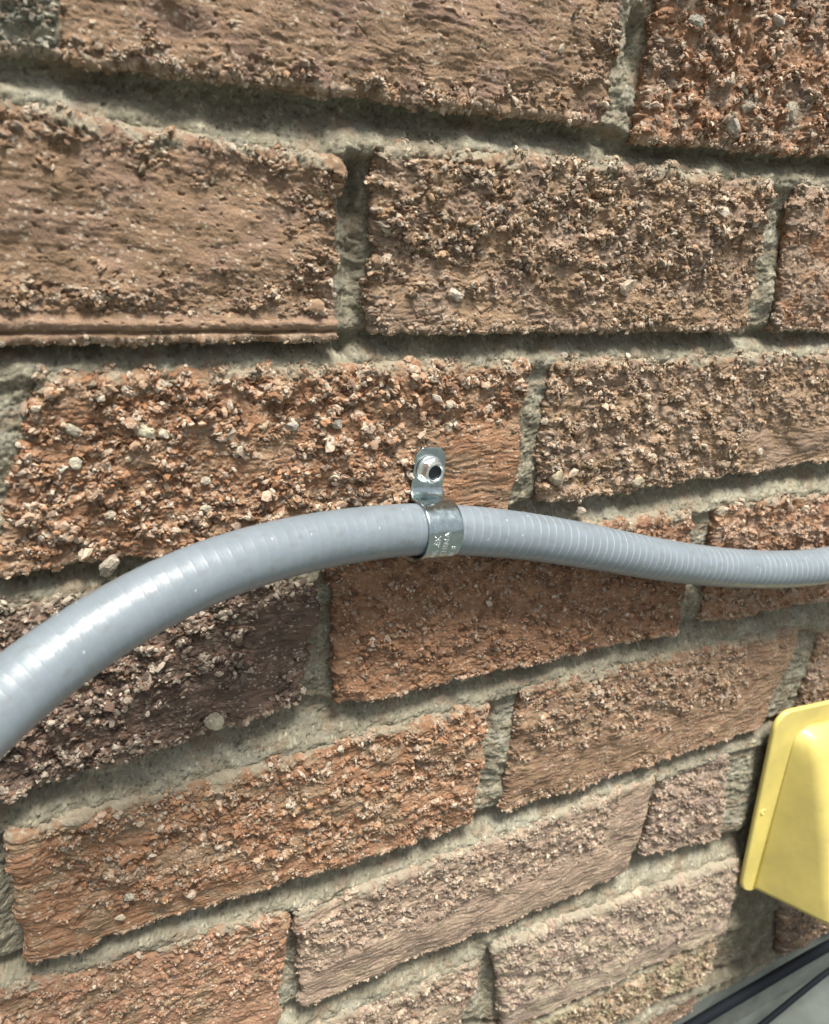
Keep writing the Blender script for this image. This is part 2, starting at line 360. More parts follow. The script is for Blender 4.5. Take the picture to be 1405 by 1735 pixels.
# stone shapes: icosahedra with jittered corners
ph = (1 + 5 ** .5) / 2
ico = np.array([(-1, ph, 0), (1, ph, 0), (-1, -ph, 0), (1, -ph, 0), (0, -1, ph), (0, 1, ph), (0, -1, -ph), (0, 1, -ph), (ph, 0, -1), (ph, 0, 1), (-ph, 0, -1), (-ph, 0, 1)]) / 1.902
icf = np.array([(0, 11, 5), (0, 5, 1), (0, 1, 7), (0, 7, 10), (0, 10, 11), (1, 5, 9), (5, 11, 4), (11, 10, 2), (10, 7, 6), (7, 1, 8), (3, 9, 4), (3, 4, 2), (3, 2, 6), (3, 6, 8), (3, 8, 9), (4, 9, 5), (2, 4, 11), (6, 2, 10), (8, 6, 7), (9, 8, 1)])
nch = len(pz)
jit = ico[None] * rng.uniform(.62, 1.25, (nch, 12, 1)) + rng.normal(0, .10, (nch, 12, 3))
scl = np.stack([rng.uniform(.8, 1.7, nch), rng.uniform(.7, 1.2, nch), rng.uniform(.40, .75, nch)], -1)
jit *= scl[:, None, :]
# random frame whose short axis leans towards the surface normal
zax = nz + rng.normal(0, .45, (nch, 3)); zax /= np.linalg.norm(zax, axis=1, keepdims=True)
t = rng.normal(0, 1, (nch, 3)) + np.array([.8, 0, 0]); xax = t - zax * (t * zax).sum(1, keepdims=True); xax /= np.linalg.norm(xax, axis=1, keepdims=True)
yax = np.cross(zax, xax)
fr = np.stack([xax, yax, zax], 1)
chv = np.einsum('nij,njk->nik', jit, fr) * szs[:, None, None] + (pz + nz * (szs * .12)[:, None])[:, None]
chf = (icf[None] + (np.arange(nch) * 12)[:, None, None]).reshape(-1, 3) + nv
bmi = bmesh.new(); bmesh.ops.create_icosphere(bmi, subdivisions=3, radius=1.0)
isv = np.array([v.co[:] for v in bmi.verts]); isf = np.array([[v.index for v in f.verts] for f in bmi.faces]); bmi.free()
BV, BF, BC = [], [], []; base_i = nv + nch * 12
for p, r_, colr in BIG:
    vv = isv.copy()
    for _ in range(11):                          # split faces of a broken stone
        nn = rng.normal(size=3); nn /= np.linalg.norm(nn); dlim = rng.uniform(.50, .85); dd_ = vv @ nn
        vv -= np.clip(dd_ - dlim, 0, None)[:, None] * nn * .96
    vv += rng.normal(0, .022, vv.shape) + (.07 * fbm(isv[:, 0] * 2.5 + p[0] * 900, isv[:, 1] * 2.5 + isv[:, 2] * 1.7, 150, 3))[:, None] * isv
    an_r = rng.uniform(-.9, .9); vv = vv * np.array([1.25, .70, .95])
    vv = np.stack([vv[:, 0] * math.cos(an_r) - vv[:, 2] * math.sin(an_r), vv[:, 1], vv[:, 0] * math.sin(an_r) + vv[:, 2] * math.cos(an_r)], -1)
    BV.append(vv * r_ * 1.1 + p); BF.append(isf + base_i); BC.append(colr * (1 + .22 * rng.normal(size=(len(vv), 1)))); base_i += len(vv)
nq = sum(len(f) for f in FA)
wall = empty('brick_wall', (0.2, 0.05, CAMZ - .52))
tag(wall, 'rough split-faced brown and orange brick wall with recessed grey mortar', 'wall')
me = np_mesh('brickwork', np.concatenate(CO + [chv.reshape(-1, 3)] + BV), [np.concatenate(FA), chf, np.concatenate(BF)], np.concatenate(CL + [np.repeat(cz, 12, axis=0)] + BC))
sm = np.zeros(len(me.polygons), dtype=bool); sm[:nq] = True
bw = link('brickwork', me, M_BRICK, wall, smooth=False); me.polygons.foreach_set('use_smooth', sm)
print('brick verts', nv, 'chips', nch)

# ---------------------------------------------------------------- mortar
x0, x1, z0, z1 = -.30, .66, CAMZ - .525, CAMZ + .19
xs = [x0]; 
while xs[-1] < x1:
    d = DIST + .4 * max(0, xs[-1]); xs.append(xs[-1] + .00048 * max(1, d / .30) / Q * (2.0 if (xs[-1] < -.06 or xs[-1] > .56) else 1))
xs = np.array(xs); zs = np.arange(z1, z0, -.00052 / Q)
XX, ZZ = np.meshgrid(xs, zs)
rows = 'ABCDEFGHI'
tops, bots = [], []
for r in rows:
    bs = sorted([b for b in B if b['row'] == r], key=lambda b: b['q'][0].x)
    tx = np.concatenate([[b['q'][0].x, b['q'][1].x] for b in bs]); tz = np.concatenate([[b['q'][0].z, b['q'][1].z] for b in bs])
    bx = np.concatenate([[b['q'][3].x, b['q'][2].x] for b in bs]); bz = np.concatenate([[b['q'][3].z, b['q'][2].z] for b in bs])
    tops.append(np.interp(xs, tx, tz)); bots.append(np.interp(xs, bx, bz))
dm = np.full(XX.shape, 3.5)      # mortar depth behind the brick face, mm
for i in range(len(rows)):
    inrow = (ZZ < tops[i][None] + .001) & (ZZ > bots[i][None] - .001)
    dm = np.where(inrow, 4.2, dm)
    up = bots[i - 1] if i else np.full(len(xs), CAMZ + .118)
    t = (up[None] - ZZ) / np.maximum(up - tops[i], .002)[None]
    bed = (t >= 0) & (t <= 1)
    dm = np.where(bed, 10.0 - 9.1 * sstep(.18, 1.0, t + .16 * fbm(XX * 60, ZZ * 30, 70, 3)), dm)
    # the row's own upper strip stays nearly flush so cement laps the brick tops
    lap = (ZZ < tops[i][None]) & (ZZ > tops[i][None] - .004)
    dm = np.where(lap, .9, dm)
dm = np.where(ZZ < bots[-1][None], 6.0, dm)
def blur(a, n):
    k = np.ones(n) / n
    a = np.apply_along_axis(lambda r: np.convolve(np.pad(r, n // 2, mode='edge'), k, mode='valid')[:len(r)], 0, a)
    return np.apply_along_axis(lambda r: np.convolve(np.pad(r, n // 2, mode='edge'), k, mode='valid')[:len(r)], 1, a)
dm = blur(blur(dm, 5), 5)
# raised or sunken spots of the joints, in photo pixels: x, y, radius x mm, radius z mm, change of depth mm (negative = towards the viewer)
for (px, py, rx, rz, dd) in [(602, 318, 2.8, 7, 9), (602, 430, 3.2, 24, 5), (590, 600, 2, 3, 6), (1092, 70, 3.5, 9, 9), (1060, 170, 5, 12, -3), (1062, 235, 9, 4, -2.5), (1310, 500, 4, 9, -3), (1335, 370, 4, 6, 2), (600, 235, 12, 5, -2.5), (20, 150, 14, 6, -1.5), (45, 40, 14, 14, -5),
                         (12, 730, 11, 17, -4.6), (5, 900, 7, 8, -3), (905, 700, 7, 14, -2.5), (895, 800, 7, 12, -2.5), (930, 650, 5, 5, -1.5), (833, 1225, 2.5, 8, 4), (856, 1270, 8, 16, -3.4), (815, 1330, 4, 9, 3), (850, 1350, 6, 5, -2.5), (1190, 930, 7, 12, -1.5), (1165, 880, 3, 4, 4), (1195, 1030, 8, 6, -1.5),
                         (1375, 1120, 8, 22, -1.0), (1270, 1330, 14, 28, -3.4), (1250, 1400, 9, 12, -3.0), (1285, 1560, 24, 30, -2.5), (1265, 1650, 40, 16, -2.0), (550, 1080, 5, 22, .5), (560, 1210, 14, 6, -2), (490, 1640, 4, 20, 3), (828, 1690, 3.5, 14, 4), (20, 1520, 4, 26, 4), (1090, 1400, 4, 12, 2), (1110, 1350, 4, 5, -1),
                         (1165, 1560, 14, 6, -3), (1340, 440, 5, 7, 1), (1380, 1175, 10, 6, 2)]:
    p = P(px, py, 0)
    dm += dd * np.exp(-(((XX - p.x) * 1000 / rx) ** 4 + ((ZZ - p.z) * 1000 / rz) ** 4) ** .5)
mx, mz = XX * 1000, ZZ * 1000
lump = fbm(mx / 9, mz / 6, 80, 5, .6); sand = fbm(mx / 1.1, mz / 1.1, 84, 2)
sg, sk, se = facets(mx / .95, mz / .95, 88)
dm2 = np.clip(dm, -.8, 12.0) - lump * .95 - sand * .20 - sg * .20 - .35 * sstep(.1, .3, fbm(mx / 5, mz / 4, 86, 3)) + .5 * (1 - sstep(0, .03, np.abs(perlin(mx / 13 + .4 * perlin(mx / 2, mz / 2, 5), mz / 9, 87)))) * sstep(0, .3, perlin(mx / 18, mz / 18, 89))
pf, _, pk, _, _ = worley(mx / 4.0 + .3 * perlin(mx, mz, 4), mz / 4.0, 90)
dm2 += (1 - sstep(.06, .16, pf)) * (_r3[pk] > .6) * .9
# keep only what shows between the bricks
keep = np.ones(XX.shape, dtype=bool)
for b in B:
    TL, TR, BR, BL = b['q']
    xl = max(TL.x, BL.x) + .012; xr = min(TR.x, BR.x) - .012
    zt = np.interp(xs, [TL.x, TR.x], [TL.z, TR.z])[None] - .011; zb = np.interp(xs, [BL.x, BR.x], [BL.z, BR.z])[None] + .006
    keep &= ~((XX > xl) & (XX < xr) & (ZZ < zt) & (ZZ > zb))
co = np.stack([XX, dm2 / 1000, ZZ], -1).reshape(-1, 3)
fa = grid_faces(*XX.shape)
kf = keep.ravel()[fa].all(1); fa = fa[kf]
used = np.zeros(len(co), dtype=bool); used[fa.ravel()] = True
remap = np.cumsum(used) - 1
tone = (.86 + .22 * fbm(mx / 20, mz / 15, 92, 3))[..., None]
mc = np.array(MORT) * tone * (.85 + .3 * _r2[sk])[..., None]
lt = sstep(.1, .6, fbm(mx / 25, mz / 12, 94, 2))[..., None]; mc = mc * (1 - .4 * lt) + np.array((.36, .355, .29)) * .4 * lt
blk = ((_r4[sk] > .90) & (se > .15))[..., None]; mc = np.where(blk, mc * .55, mc)
wht = ((_r1[sk] > .93) & (se > .15))[..., None]; mc = np.where(wht, mc * 1.5, mc)
rr = sstep(.25, .6, fbm(mx / 13 + 5, mz / 9, 96, 3))[..., None]; mc = mc * (1 - .35 * rr) + np.array((.27, .17, .11)) * .35 * rr
for (px, py, rx, rz, k, cshade_tint) in [(1265, 1600, 38, 42, .8, (.105, .092, .062)), (1180, 1660, 40, 14, .7, (.13, .10, .07)), (1280, 1340, 12, 20, .3, (.22, .225, .18)), (870, 1290, 8, 18, .3, (.24, .20, .14))]:  # first entry paints the shade below the vent hood; others tint the mortar
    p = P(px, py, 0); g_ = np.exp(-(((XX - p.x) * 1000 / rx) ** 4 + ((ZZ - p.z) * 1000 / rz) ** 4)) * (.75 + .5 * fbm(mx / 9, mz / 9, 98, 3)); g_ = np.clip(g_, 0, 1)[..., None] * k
    mc = mc * (1 - g_) + np.array(cshade_tint) * g_
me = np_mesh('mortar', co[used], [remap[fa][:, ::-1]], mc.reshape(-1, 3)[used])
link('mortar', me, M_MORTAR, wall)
print('mortar verts', used.sum())

# the solid wall behind the joints and the concrete footing below the last course
def box_mesh(name, x0, x1, y0, y1, z0, z1, n=1):
    v = [(x, y, z) for z in (z0, z1) for y in (y0, y1) for x in (x0, x1)]
    f = [(0, 2, 3, 1), (4, 5, 7, 6), (0, 1, 5, 4), (2, 6, 7, 3), (0, 4, 6, 2), (1, 3, 7, 5)]
    m = bpy.data.meshes.new(name); m.from_pydata(v, [], f); m.update(); return m

def concrete_mat(name, colr, sc=60):
    m, t, n, b, L = new_mat(name)
    tc = n.new('ShaderNodeTexCoord')
    a = N(n, 'ShaderNodeTexNoise'); a.inputs['Scale'].default_value = sc; a.inputs['Detail'].default_value = 8; a.inputs['Roughness'].default_value = .65
    g = N(n, 'ShaderNodeTexNoise'); g.inputs['Scale'].default_value = 900; g.inputs['Detail'].default_value = 3
    L.new(tc.outputs['Object'], a.inputs['Vector']); L.new(tc.outputs['Object'], g.inputs['Vector'])
    r = n.new('ShaderNodeValToRGB'); r.color_ramp.elements[0].position = .3; r.color_ramp.elements[1].position = .72
    r.color_ramp.elements[0].color = (*[c * .72 for c in colr], 1); r.color_ramp.elements[1].color = (*[c * 1.25 for c in colr], 1)
    L.new(a.outputs['Fac'], r.inputs[0]); L.new(r.outputs[0], b.inputs['Base Color'])
    bp = N(n, 'ShaderNodeBump'); bp.inputs['Distance'].default_value = .0004; bp.inputs['Strength'].default_value = .8
    L.new(g.outputs['Fac'], bp.inputs['Height']); L.new(bp.outputs[0], b.inputs['Normal'])
    b.inputs['Roughness'].default_value = .85
    return m
M_CONC = concrete_mat('grey_concrete', (.13, .145, .13)); M_PAVE = concrete_mat('paving_concrete', (.095, .108, .098), 25)
link('wall_core', box_mesh('wall_core', -.30, .66, .0135, .11, CAMZ - .52, CAMZ + .19), M_CONC, wall, smooth=False)
link('footing', box_mesh('footing', -.30, .95, .003, .12, -.02, CAMZ - .508), M_CONC, wall, smooth=False)

# paving
gm = bpy.data.meshes.new('paving'); gm.from_pydata([(-30, -30, 0), (30, -30, 0), (30, .2, 0), (-30, .2, 0)], [], [(0, 1, 2, 3)]); gm.update()
tag(link('paving', gm, M_PAVE, None, smooth=False), kind='structure')

# ---------------------------------------------------------------- sweep helper
def catmull(pts, n):
    pts = [Vector(p) for p in pts]; pts = [pts[0] * 2 - pts[1]] + pts + [pts[-1] * 2 - pts[-2]]
    out = []
    for i in range(1, len(pts) - 2):
        p0, p1, p2, p3 = pts[i - 1:i + 3]
        for k in range(n):
            t = k / n
            out.append(.5 * ((2 * p1) + (p2 - p0) * t + (2 * p0 - 5 * p1 + 4 * p2 - p3) * t * t + (3 * p1 - p0 - 3 * p2 + p3) * t ** 3))
    out.append(pts[-2]); return out
def resample(pts, step):
    a = np.array(pts); d = np.r_[0, np.cumsum(np.linalg.norm(np.diff(a, axis=0), axis=1))]
    L = d[-1]; s = np.arange(0, L, step); return np.stack([np.interp(s, d, a[:, k]) for k in range(3)], -1), s
def smooth_path(a, n):
    k = np.ones(n) / n
    return np.stack([np.convolve(np.pad(a[:, i], n // 2, mode='reflect', reflect_type='odd'), k, mode='valid')[:len(a)] for i in range(3)], -1)
def frames(path):
    T = np.gradient(path, axis=0); T /= np.linalg.norm(T, axis=1, keepdims=True)
    up = np.array([0, 0, 1.]); U = up - T * (T @ up)[:, None]; U /= np.linalg.norm(U, axis=1, keepdims=True)
    Vv = np.cross(T, U); return T, U, Vv      # Vv = T x U
def tube(path, rad, nseg):
    T, U, Vv = frames(path)
    an = np.linspace(0, 2 * np.pi, nseg, endpoint=False)
    r = np.broadcast_to(rad, (len(path), nseg))
    co = path[:, None] + (np.cos(an)[None, :, None] * U[:, None] + np.sin(an)[None, :, None] * Vv[:, None]) * r[..., None]
    return co, an

# ---------------------------------------------------------------- conduit
CR = .0097
cp = [(-330, 1500, .105), (-160, 1345, .083), (0, 1190, .0615), (165, 1066, .0465), (298, 993, .0375), (402, 951, .030), (550, 914, .0195), (700, 896, .0125), (780, 898, .0120), (890, 908, .0120), (1000, 926, .0125),
      (1100, 945, .0125), (1200, 959, .0125), (1300, 965, .0135), (1400, 958, .016), (1520, 925, .022), (1650, 860, .032)]
path, sarc = resample(catmull([P(*p) for p in cp], 24), .00032)
for _ in range(3): path = smooth_path(path, 61)
nseg = 110
an = np.linspace(0, 2 * np.pi, nseg, endpoint=False)
pitch = .0040
phase = (sarc[:, None] - .0012 * np.sin(an)[None] * 0 + .0040 * an[None] / (2 * np.pi)) / pitch
fr_ = phase - np.floor(phase); dd = np.minimum(fr_, 1 - fr_) * pitch * 1000        # mm to the nearest ridge
ridge = np.exp(-(dd / .20) ** 2)
sx = sarc[:, None] * 1000 + 0 * an[None]; sy = an[None] * CR * 1000 + 0 * sarc[:, None]
groove = np.exp(-((dd - .55) / .3) ** 2)
rad = CR * 1.0 + (ridge * .045 - groove * .012 + fbm(sx / 9, np.abs(sy - 30) / 7, 120, 2) * .05 + .022 * np.cos(fr_ * 2 * np.pi)) / 1000
co, _ = tube(path, rad, nseg)
line = ridge * sstep(-.5, .5, fbm(sx / 18, np.abs(sy - 30) / 10, 122, 2) + .25) * (.10 + .90 * sstep(.17, .29, sarc))[:, None]
df1, _, dk, _, _ = worley(sx / 1.6, sy / 1.6, 124)
dots = (df1 < .045) & (_r3[dk] > .90)
ds1, _, dk2, _, _ = worley(sx / 6, sy / 3.0, 126)
stain = sstep(.45, .1, ds1 + .25 * perlin(sx, sy, 9)) * (_r4[dk2] > .9)
stain = np.maximum(stain, sstep(.40, .75, fbm(sx / 9, sy / 3, 128, 3)) * (np.abs(an - .5)[None] < 1.1) * .6 * (sarc[:, None] < .33))
cb = np.array((.172, .208, .235))
cc = np.ones(co.shape) * cb
cc = cc * (1 + .05 * fbm(sx / 14, np.abs(sy - 30) / 9, 130, 3))[..., None]
cc = cc * (1 - .26 * line[..., None]) + np.array((.62, .66, .68)) * .34 * line[..., None]
cc = np.where(dots[..., None], np.array((.62, .65, .66)), cc)
cc = cc * (1 - .30 * stain[..., None]) + np.array((.13, .115, .09)) * .30 * stain[..., None]
cf = grid_faces(len(path), nseg, wrap=True)
me = np_mesh('flexible_conduit', co.reshape(-1, 3), [cf[:, ::-1]], cc.reshape(-1, 3))
m, t, n, b, L = new_mat('grey_pvc')
at = N(n, 'ShaderNodeAttribute', attribute_name='tint'); L.new(at.outputs['Color'], b.inputs['Base Color'])
tc = n.new('ShaderNodeTexCoord'); g = N(n, 'ShaderNodeTexNoise'); g.inputs['Scale'].default_value = 700; g.inputs['Detail'].default_value = 4
L.new(tc.outputs['Object'], g.inputs['Vector'])
bp = N(n, 'ShaderNodeBump'); bp.inputs['Distance'].default_value = .00009; bp.inputs['Strength'].default_value = .8
L.new(g.outputs['Fac'], bp.inputs['Height']); L.new(bp.outputs[0], b.inputs['Normal'])
g2 = N(n, 'ShaderNodeTexNoise'); g2.inputs['Scale'].default_value = 160; g2.inputs['Detail'].default_value = 5; L.new(tc.outputs['Object'], g2.inputs['Vector'])
mr = N(n, 'ShaderNodeMapRange'); mr.inputs[1].default_value = .3; mr.inputs[2].default_value = .7; mr.inputs[3].default_value = .30; mr.inputs[4].default_value = .46
L.new(g2.outputs['Fac'], mr.inputs[0]); L.new(mr.outputs[0], b.inputs['Roughness'])
b.inputs['Specular IOR Level'].default_value = .8; b.inputs['Coat Weight'].default_value = .15; b.inputs['Coat Roughness'].default_value = .3
con = link('flexible_conduit', me, m)
tag(con, 'grey ribbed plastic electrical conduit curving across the brick wall', 'conduit')

# ---------------------------------------------------------------- pipe strap
def zinc(name, base=(.56, .62, .62), r0=.22, r1=.42):
    m, t, n, b, L = new_mat(name)
    tc = n.new('ShaderNodeTexCoord')
    v = N(n, 'ShaderNodeTexNoise'); v.inputs['Scale'].default_value = 420; v.inputs['Detail'].default_value = 6; v.inputs['Roughness'].default_value = .7
    L.new(tc.outputs['Object'], v.inputs['Vector'])
    mr = N(n, 'ShaderNodeMapRange'); mr.inputs[1].default_value = .3; mr.inputs[2].default_value = .7; mr.inputs[3].default_value = r0; mr.inputs[4].default_value = r1
    L.new(v.outputs['Fac'], mr.inputs[0]); L.new(mr.outputs[0], b.inputs['Roughness'])
    r = n.new('ShaderNodeValToRGB'); r.color_ramp.elements[0].position = .3; r.color_ramp.elements[1].position = .75
    r.color_ramp.elements[0].color = (*[c * .85 for c in base], 1); r.color_ramp.elements[1].color = (*[min(1, c * 1.15) for c in base], 1)
    L.new(v.outputs['Fac'], r.inputs[0]); L.new(r.outputs[0], b.inputs['Base Color'])
    bp = N(n, 'ShaderNodeBump'); bp.inputs['Distance'].default_value = .00012; bp.inputs['Strength'].default_value = .5
    L.new(v.outputs['Fac'], bp.inputs['Height']); L.new(bp.outputs[0], b.inputs['Normal'])
    b.inputs['Metallic'].default_value = 1.0
    return m
M_ZINC = zinc('zinc_plate', (.44, .52, .53), .16, .30); M_SCREW = zinc('zinc_screw', (.85, .88, .85), .25, .4)
C0 = P(733, 896, .0120)                      # conduit axis under the strap
i0 = int(np.argmin(np.linalg.norm(path - np.array(C0), axis=1))); C0 = Vector(path[i0])
tt = Vector(path[min(i0 + 25, len(path) - 1)] - path[i0 - 25]); roll = math.atan2(tt.z, tt.x)
strap = empty('pipe_strap', C0)
strap.rotation_euler = (0, -roll * .45, math.atan2(tt.y, tt.x) * .3)
tag(strap, 'shiny zinc one-hole pipe strap clamping the grey conduit to the brick', 'pipe clamp')
RB = CR + .0007; QW = C0.y + .0           # local +y towards wall (C0.y is negative): wall face at y = -C0.y
wall_y = -C0.y - .0030                    # tab rests on the high grains of the brick
rho = .0050
dq = (wall_y - rho); pf_ = math.sqrt((RB + rho) ** 2 - dq ** 2)
prof = []
top_p = .0296
for k in range(15): prof.append((wall_y, top_p + (pf_ - top_p) * k / 14))
aF = math.atan2(-pf_, -dq)                # direction from fillet centre to strap-circle centre
Fc = (wall_y - rho, pf_)
a_end = math.atan2(0 - Fc[1], 0 - Fc[0])
# fillet from angle 0 (wall side) round to a_end, going below
aa = np.linspace(0, a_end, 10)[1:]
for a in aa: prof.append((Fc[0] + rho * math.cos(a), Fc[1] + rho * math.sin(a)))
a0 = math.atan2(Fc[1], Fc[0]); 
for a in np.linspace(a0, math.radians(262), 46)[1:]: prof.append((RB * math.cos(a), RB * math.sin(a)))
last = prof[-1]
for k in range(1, 6): prof.append((last[0] + (wall_y - last[0]) * k / 5, last[1] - .0001 * k))
prof = np.array(prof); ds = np.r_[0, np.cumsum(np.linalg.norm(np.diff(prof, axis=0), axis=1))]
fine = np.r_[np.linspace(0, .004, 14), np.linspace(.0044, ds[-1], 120)]
pr2 = np.stack([np.interp(fine, ds, prof[:, 0]), np.interp(fine, ds, prof[:, 1])], -1)
kk = np.ones(5) / 5
sp = pr2.copy()
for i in range(2): sp[2:-2, i] = np.convolve(pr2[:, i], kk, mode='valid')
s_bend = ds[14]
half = np.interp(fine, [0, .0028, .0032, s_bend, s_bend + .009, ds[-1]], [.0040, .0064, .0066, .0068, .0073, .0073])
shift = np.interp(fine, [0, s_bend, s_bend + .009, ds[-1]], [0, 0, -.0006, -.0006])
uu = np.linspace(-1, 1, 17)
T2 = np.gradient(sp, axis=0); T2 /= np.linalg.norm(T2, axis=1, keepdims=True); N2 = np.stack([T2[:, 1], -T2[:, 0]], -1)
# N2 points away from the conduit / wall (towards -y on the tab)
sgn = np.sign(-N2[3, 0]); N2 = N2 * sgn
dsp = (fbm(np.repeat(fine[:, None], 17, 1) * 260, uu[None] * 2 + 0 * fine[:, None], 140, 2) * .00006)
def strap_layer(o):
    return np.stack([(shift[:, None] + uu[None] * half[:, None]), (sp[:, 0] + N2[:, 0] * o)[:, None] + 0 * uu[None] + dsp * N2[:, 0:1], (sp[:, 1] + N2[:, 1] * o)[:, None] + 0 * uu[None] + dsp * N2[:, 1:2]], -1)
TH = .00105
outer = strap_layer(TH); inner = strap_layer(0)
nr, nc = outer.shape[:2]
co = np.concatenate([outer.reshape(-1, 3), inner.reshape(-1, 3)])
f1 = grid_faces(nr, nc); f2 = grid_faces(nr, nc, nr * nc)[:, ::-1]
o2 = nr * nc; rim = []
for i in range(nr - 1):
    rim.append((i * nc, (i + 1) * nc, (i + 1) * nc + o2, i * nc + o2)); j = nc - 1
    rim.append(((i + 1) * nc + j, i * nc + j, i * nc + j + o2, (i + 1) * nc + j + o2))
for j in range(nc - 1):
    rim.append((j + 1, j, j + o2, j + 1 + o2)); i = (nr - 1) * nc
    rim.append((i + j, i + j + 1, i + j + 1 + o2, i + j + o2))
me = np_mesh('strap_band', co, [np.concatenate([f1[:, ::-1], f2[:, ::-1], np.array(rim)])])
import bmesh
bm = bmesh.new(); bm.from_mesh(me); bmesh.ops.recalc_face_normals(bm, faces=bm.faces); bm.to_mesh(me); bm.free()
sb = link('strap_band', me, M_ZINC, strap, loc=(0, 0, 0))
bv = sb.modifiers.new('edge', 'BEVEL'); bv.width = .00028; bv.segments = 2; bv.limit_method = 'ANGLE'; bv.angle_limit = math.radians(40)

# screw with hex washer head and a round hollow in its crown
def hexr(a, af, round_=0.0):
    k = (a + math.pi / 6) % (math.pi / 3) - math.pi / 6
    return af / 2 / math.cos(k)
def screw_mesh():
    ns = 72; an = np.linspace(0, 2 * np.pi, ns, endpoint=False)
    hexm = np.array([hexr(a, 1.0) for a in an]) * 2 / 2     # unit across flats 1 -> radius
    circ = np.full(ns, .5)
    prof = [  # (height above tab, radius fn)
        (0, circ * .0094), (.0005, circ * .0096), (.0009, circ * .0094), (.00125, circ * .0084), (.0013, hexm * .0071), (.0037, hexm * .0071), (.0043, np.minimum(hexm * .0070, .0037)), (.0045, circ * .0064),
        (.0045, circ * .0056), (.0042, circ * .0050), (.0030, circ * .0048), (.0030, circ * .0001)]
    co = []
    for hgt, r in prof:
        co.append(np.stack([r * np.cos(an), -np.full(ns, hgt), r * np.sin(an)], -1))
    return np_mesh('screw', np.array(co).reshape(-1, 3), [grid_faces(len(prof), ns, wrap=True)])
me = screw_mesh()
bm = bmesh.new(); bm.from_mesh(me); bmesh.ops.recalc_face_normals(bm, faces=bm.faces); bm.to_mesh(me); bm.free()
sc_o = link('screw', me, M_SCREW, strap, smooth=True, loc=(-.0004, wall_y - TH + .0001, top_p - .0083))
es = sc_o.modifiers.new('es', 'EDGE_SPLIT'); es.split_angle = math.radians(32)
sc_o.scale = (1.13, 1.13, 1.13); sc_o.rotation_euler = (math.radians(3), math.radians(12), math.radians(4)); 

an = np.linspace(0, 2 * np.pi, 40, endpoint=False)
cup = np.concatenate([np.stack([r_ * np.cos(an), np.full(40, -hh), r_ * np.sin(an)], -1) for hh, r_ in ((.0041, .00246), (.0034, .00238), (.0033, .0020), (.0035, .00001))])
me = np_mesh('screw_recess_shade', cup, [grid_faces(4, 40, wrap=True)])
bm = bmesh.new(); bm.from_mesh(me); bmesh.ops.recalc_face_normals(bm, faces=bm.faces)
if max(bm.faces, key=lambda f: f.calc_area()).normal.y > 0: bmesh.ops.reverse_faces(bm, faces=bm.faces)
bm.to_mesh(me); bm.free()
mo, t, n, b, L = new_mat('recess_shade'); b.inputs['Base Color'].default_value = (.035, .045, .05, 1); b.inputs['Metallic'].default_value = .6; b.inputs['Roughness'].default_value = .5  # near-black base colour stands in for shade inside the screw's hollow
link('screw_recess_shade', me, mo, sc_o, loc=(0, 0, 0))
# stamped lettering on the band, three lines that read upwards
def stamped(text, size, x_line, s_start):
    cu = bpy.data.curves.new('lettering', 'FONT'); cu.body = text; cu.size = size; cu.extrude = 0; cu.space_character = 1.12
    cu.offset = .00004
    o = bpy.data.objects.new('tmp', cu); COL.objects.link(o)
    dg = bpy.context.evaluated_depsgraph_get(); dg.update()
    m = bpy.data.meshes.new_from_object(o.evaluated_get(dg)); bpy.data.objects.remove(o)
    bm = bmesh.new(); bm.from_mesh(m)
    bmesh.ops.triangulate(bm, faces=bm.faces)
    for _ in range(2): bmesh.ops.subdivide_edges(bm, edges=[e for e in bm.edges if e.calc_length() > size * .12], cuts=1)
    for v in list(bm.verts):
        tx, ty = v.co.x, v.co.y
        ang = s_start - tx / (RB + TH)               # text runs upwards
        rr_ = RB + TH + .00013
        v.co = Vector((x_line - ty, rr_ * math.cos(ang), rr_ * math.sin(ang)))
    ret = bmesh.ops.extrude_face_region(bm, geom=list(bm.faces))
    for v in [g for g in ret['geom'] if isinstance(g, bmesh.types.BMVert)]:
        k = (RB + TH - .0003) / math.hypot(v.co.y, v.co.z); v.co.y *= k; v.co.z *= k
    bmesh.ops.recalc_face_normals(bm, faces=bm.faces)
    bm.to_mesh(m); bm.free(); m.name = 'lettering'
    return m
M_LET = zinc('stamped_edge', (.80, .84, .82), .2, .3)
for txt, xl, an0, sz_ in [('AK .EK', -.0032, 224, .0032), ('CHINA', .0006, 220, .0032), ('JY 8', .0043, 222, .0030)]:
    link('lettering', stamped(txt, sz_, xl, math.radians(an0)), M_LET, strap, smooth=False, loc=(0, 0, 0))

# ---------------------------------------------------------------- yellow vent hood
m, t, n, b, L = new_mat('yellow_plastic'); M_YEL = m
tc = n.new('ShaderNodeTexCoord'); g = N(n, 'ShaderNodeTexNoise'); g.inputs['Scale'].default_value = 38; g.inputs['Detail'].default_value = 7; g.inputs['Roughness'].default_value = .6
L.new(tc.outputs['Object'], g.inputs['Vector'])
r = n.new('ShaderNodeValToRGB'); r.color_ramp.elements[0].position = .35; r.color_ramp.elements[1].position = .7
r.color_ramp.elements[0].color = (.56, .465, .145, 1); r.color_ramp.elements[1].color = (.72, .60, .18, 1)
L.new(g.outputs['Fac'], r.inputs[0]); L.new(r.outputs[0], b.inputs['Base Color'])
b.inputs['Roughness'].default_value = .38; b.inputs['Subsurface Weight'].default_value = .05; b.inputs['Subsurface Radius'].default_value = (.004, .003, .001)
g2 = N(n, 'ShaderNodeTexNoise'); g2.inputs['Scale'].default_value = 500; L.new(tc.outputs['Object'], g2.inputs['Vector'])
bp = N(n, 'ShaderNodeBump'); bp.inputs['Distance'].default_value = .00008; bp.inputs['Strength'].default_value = .6
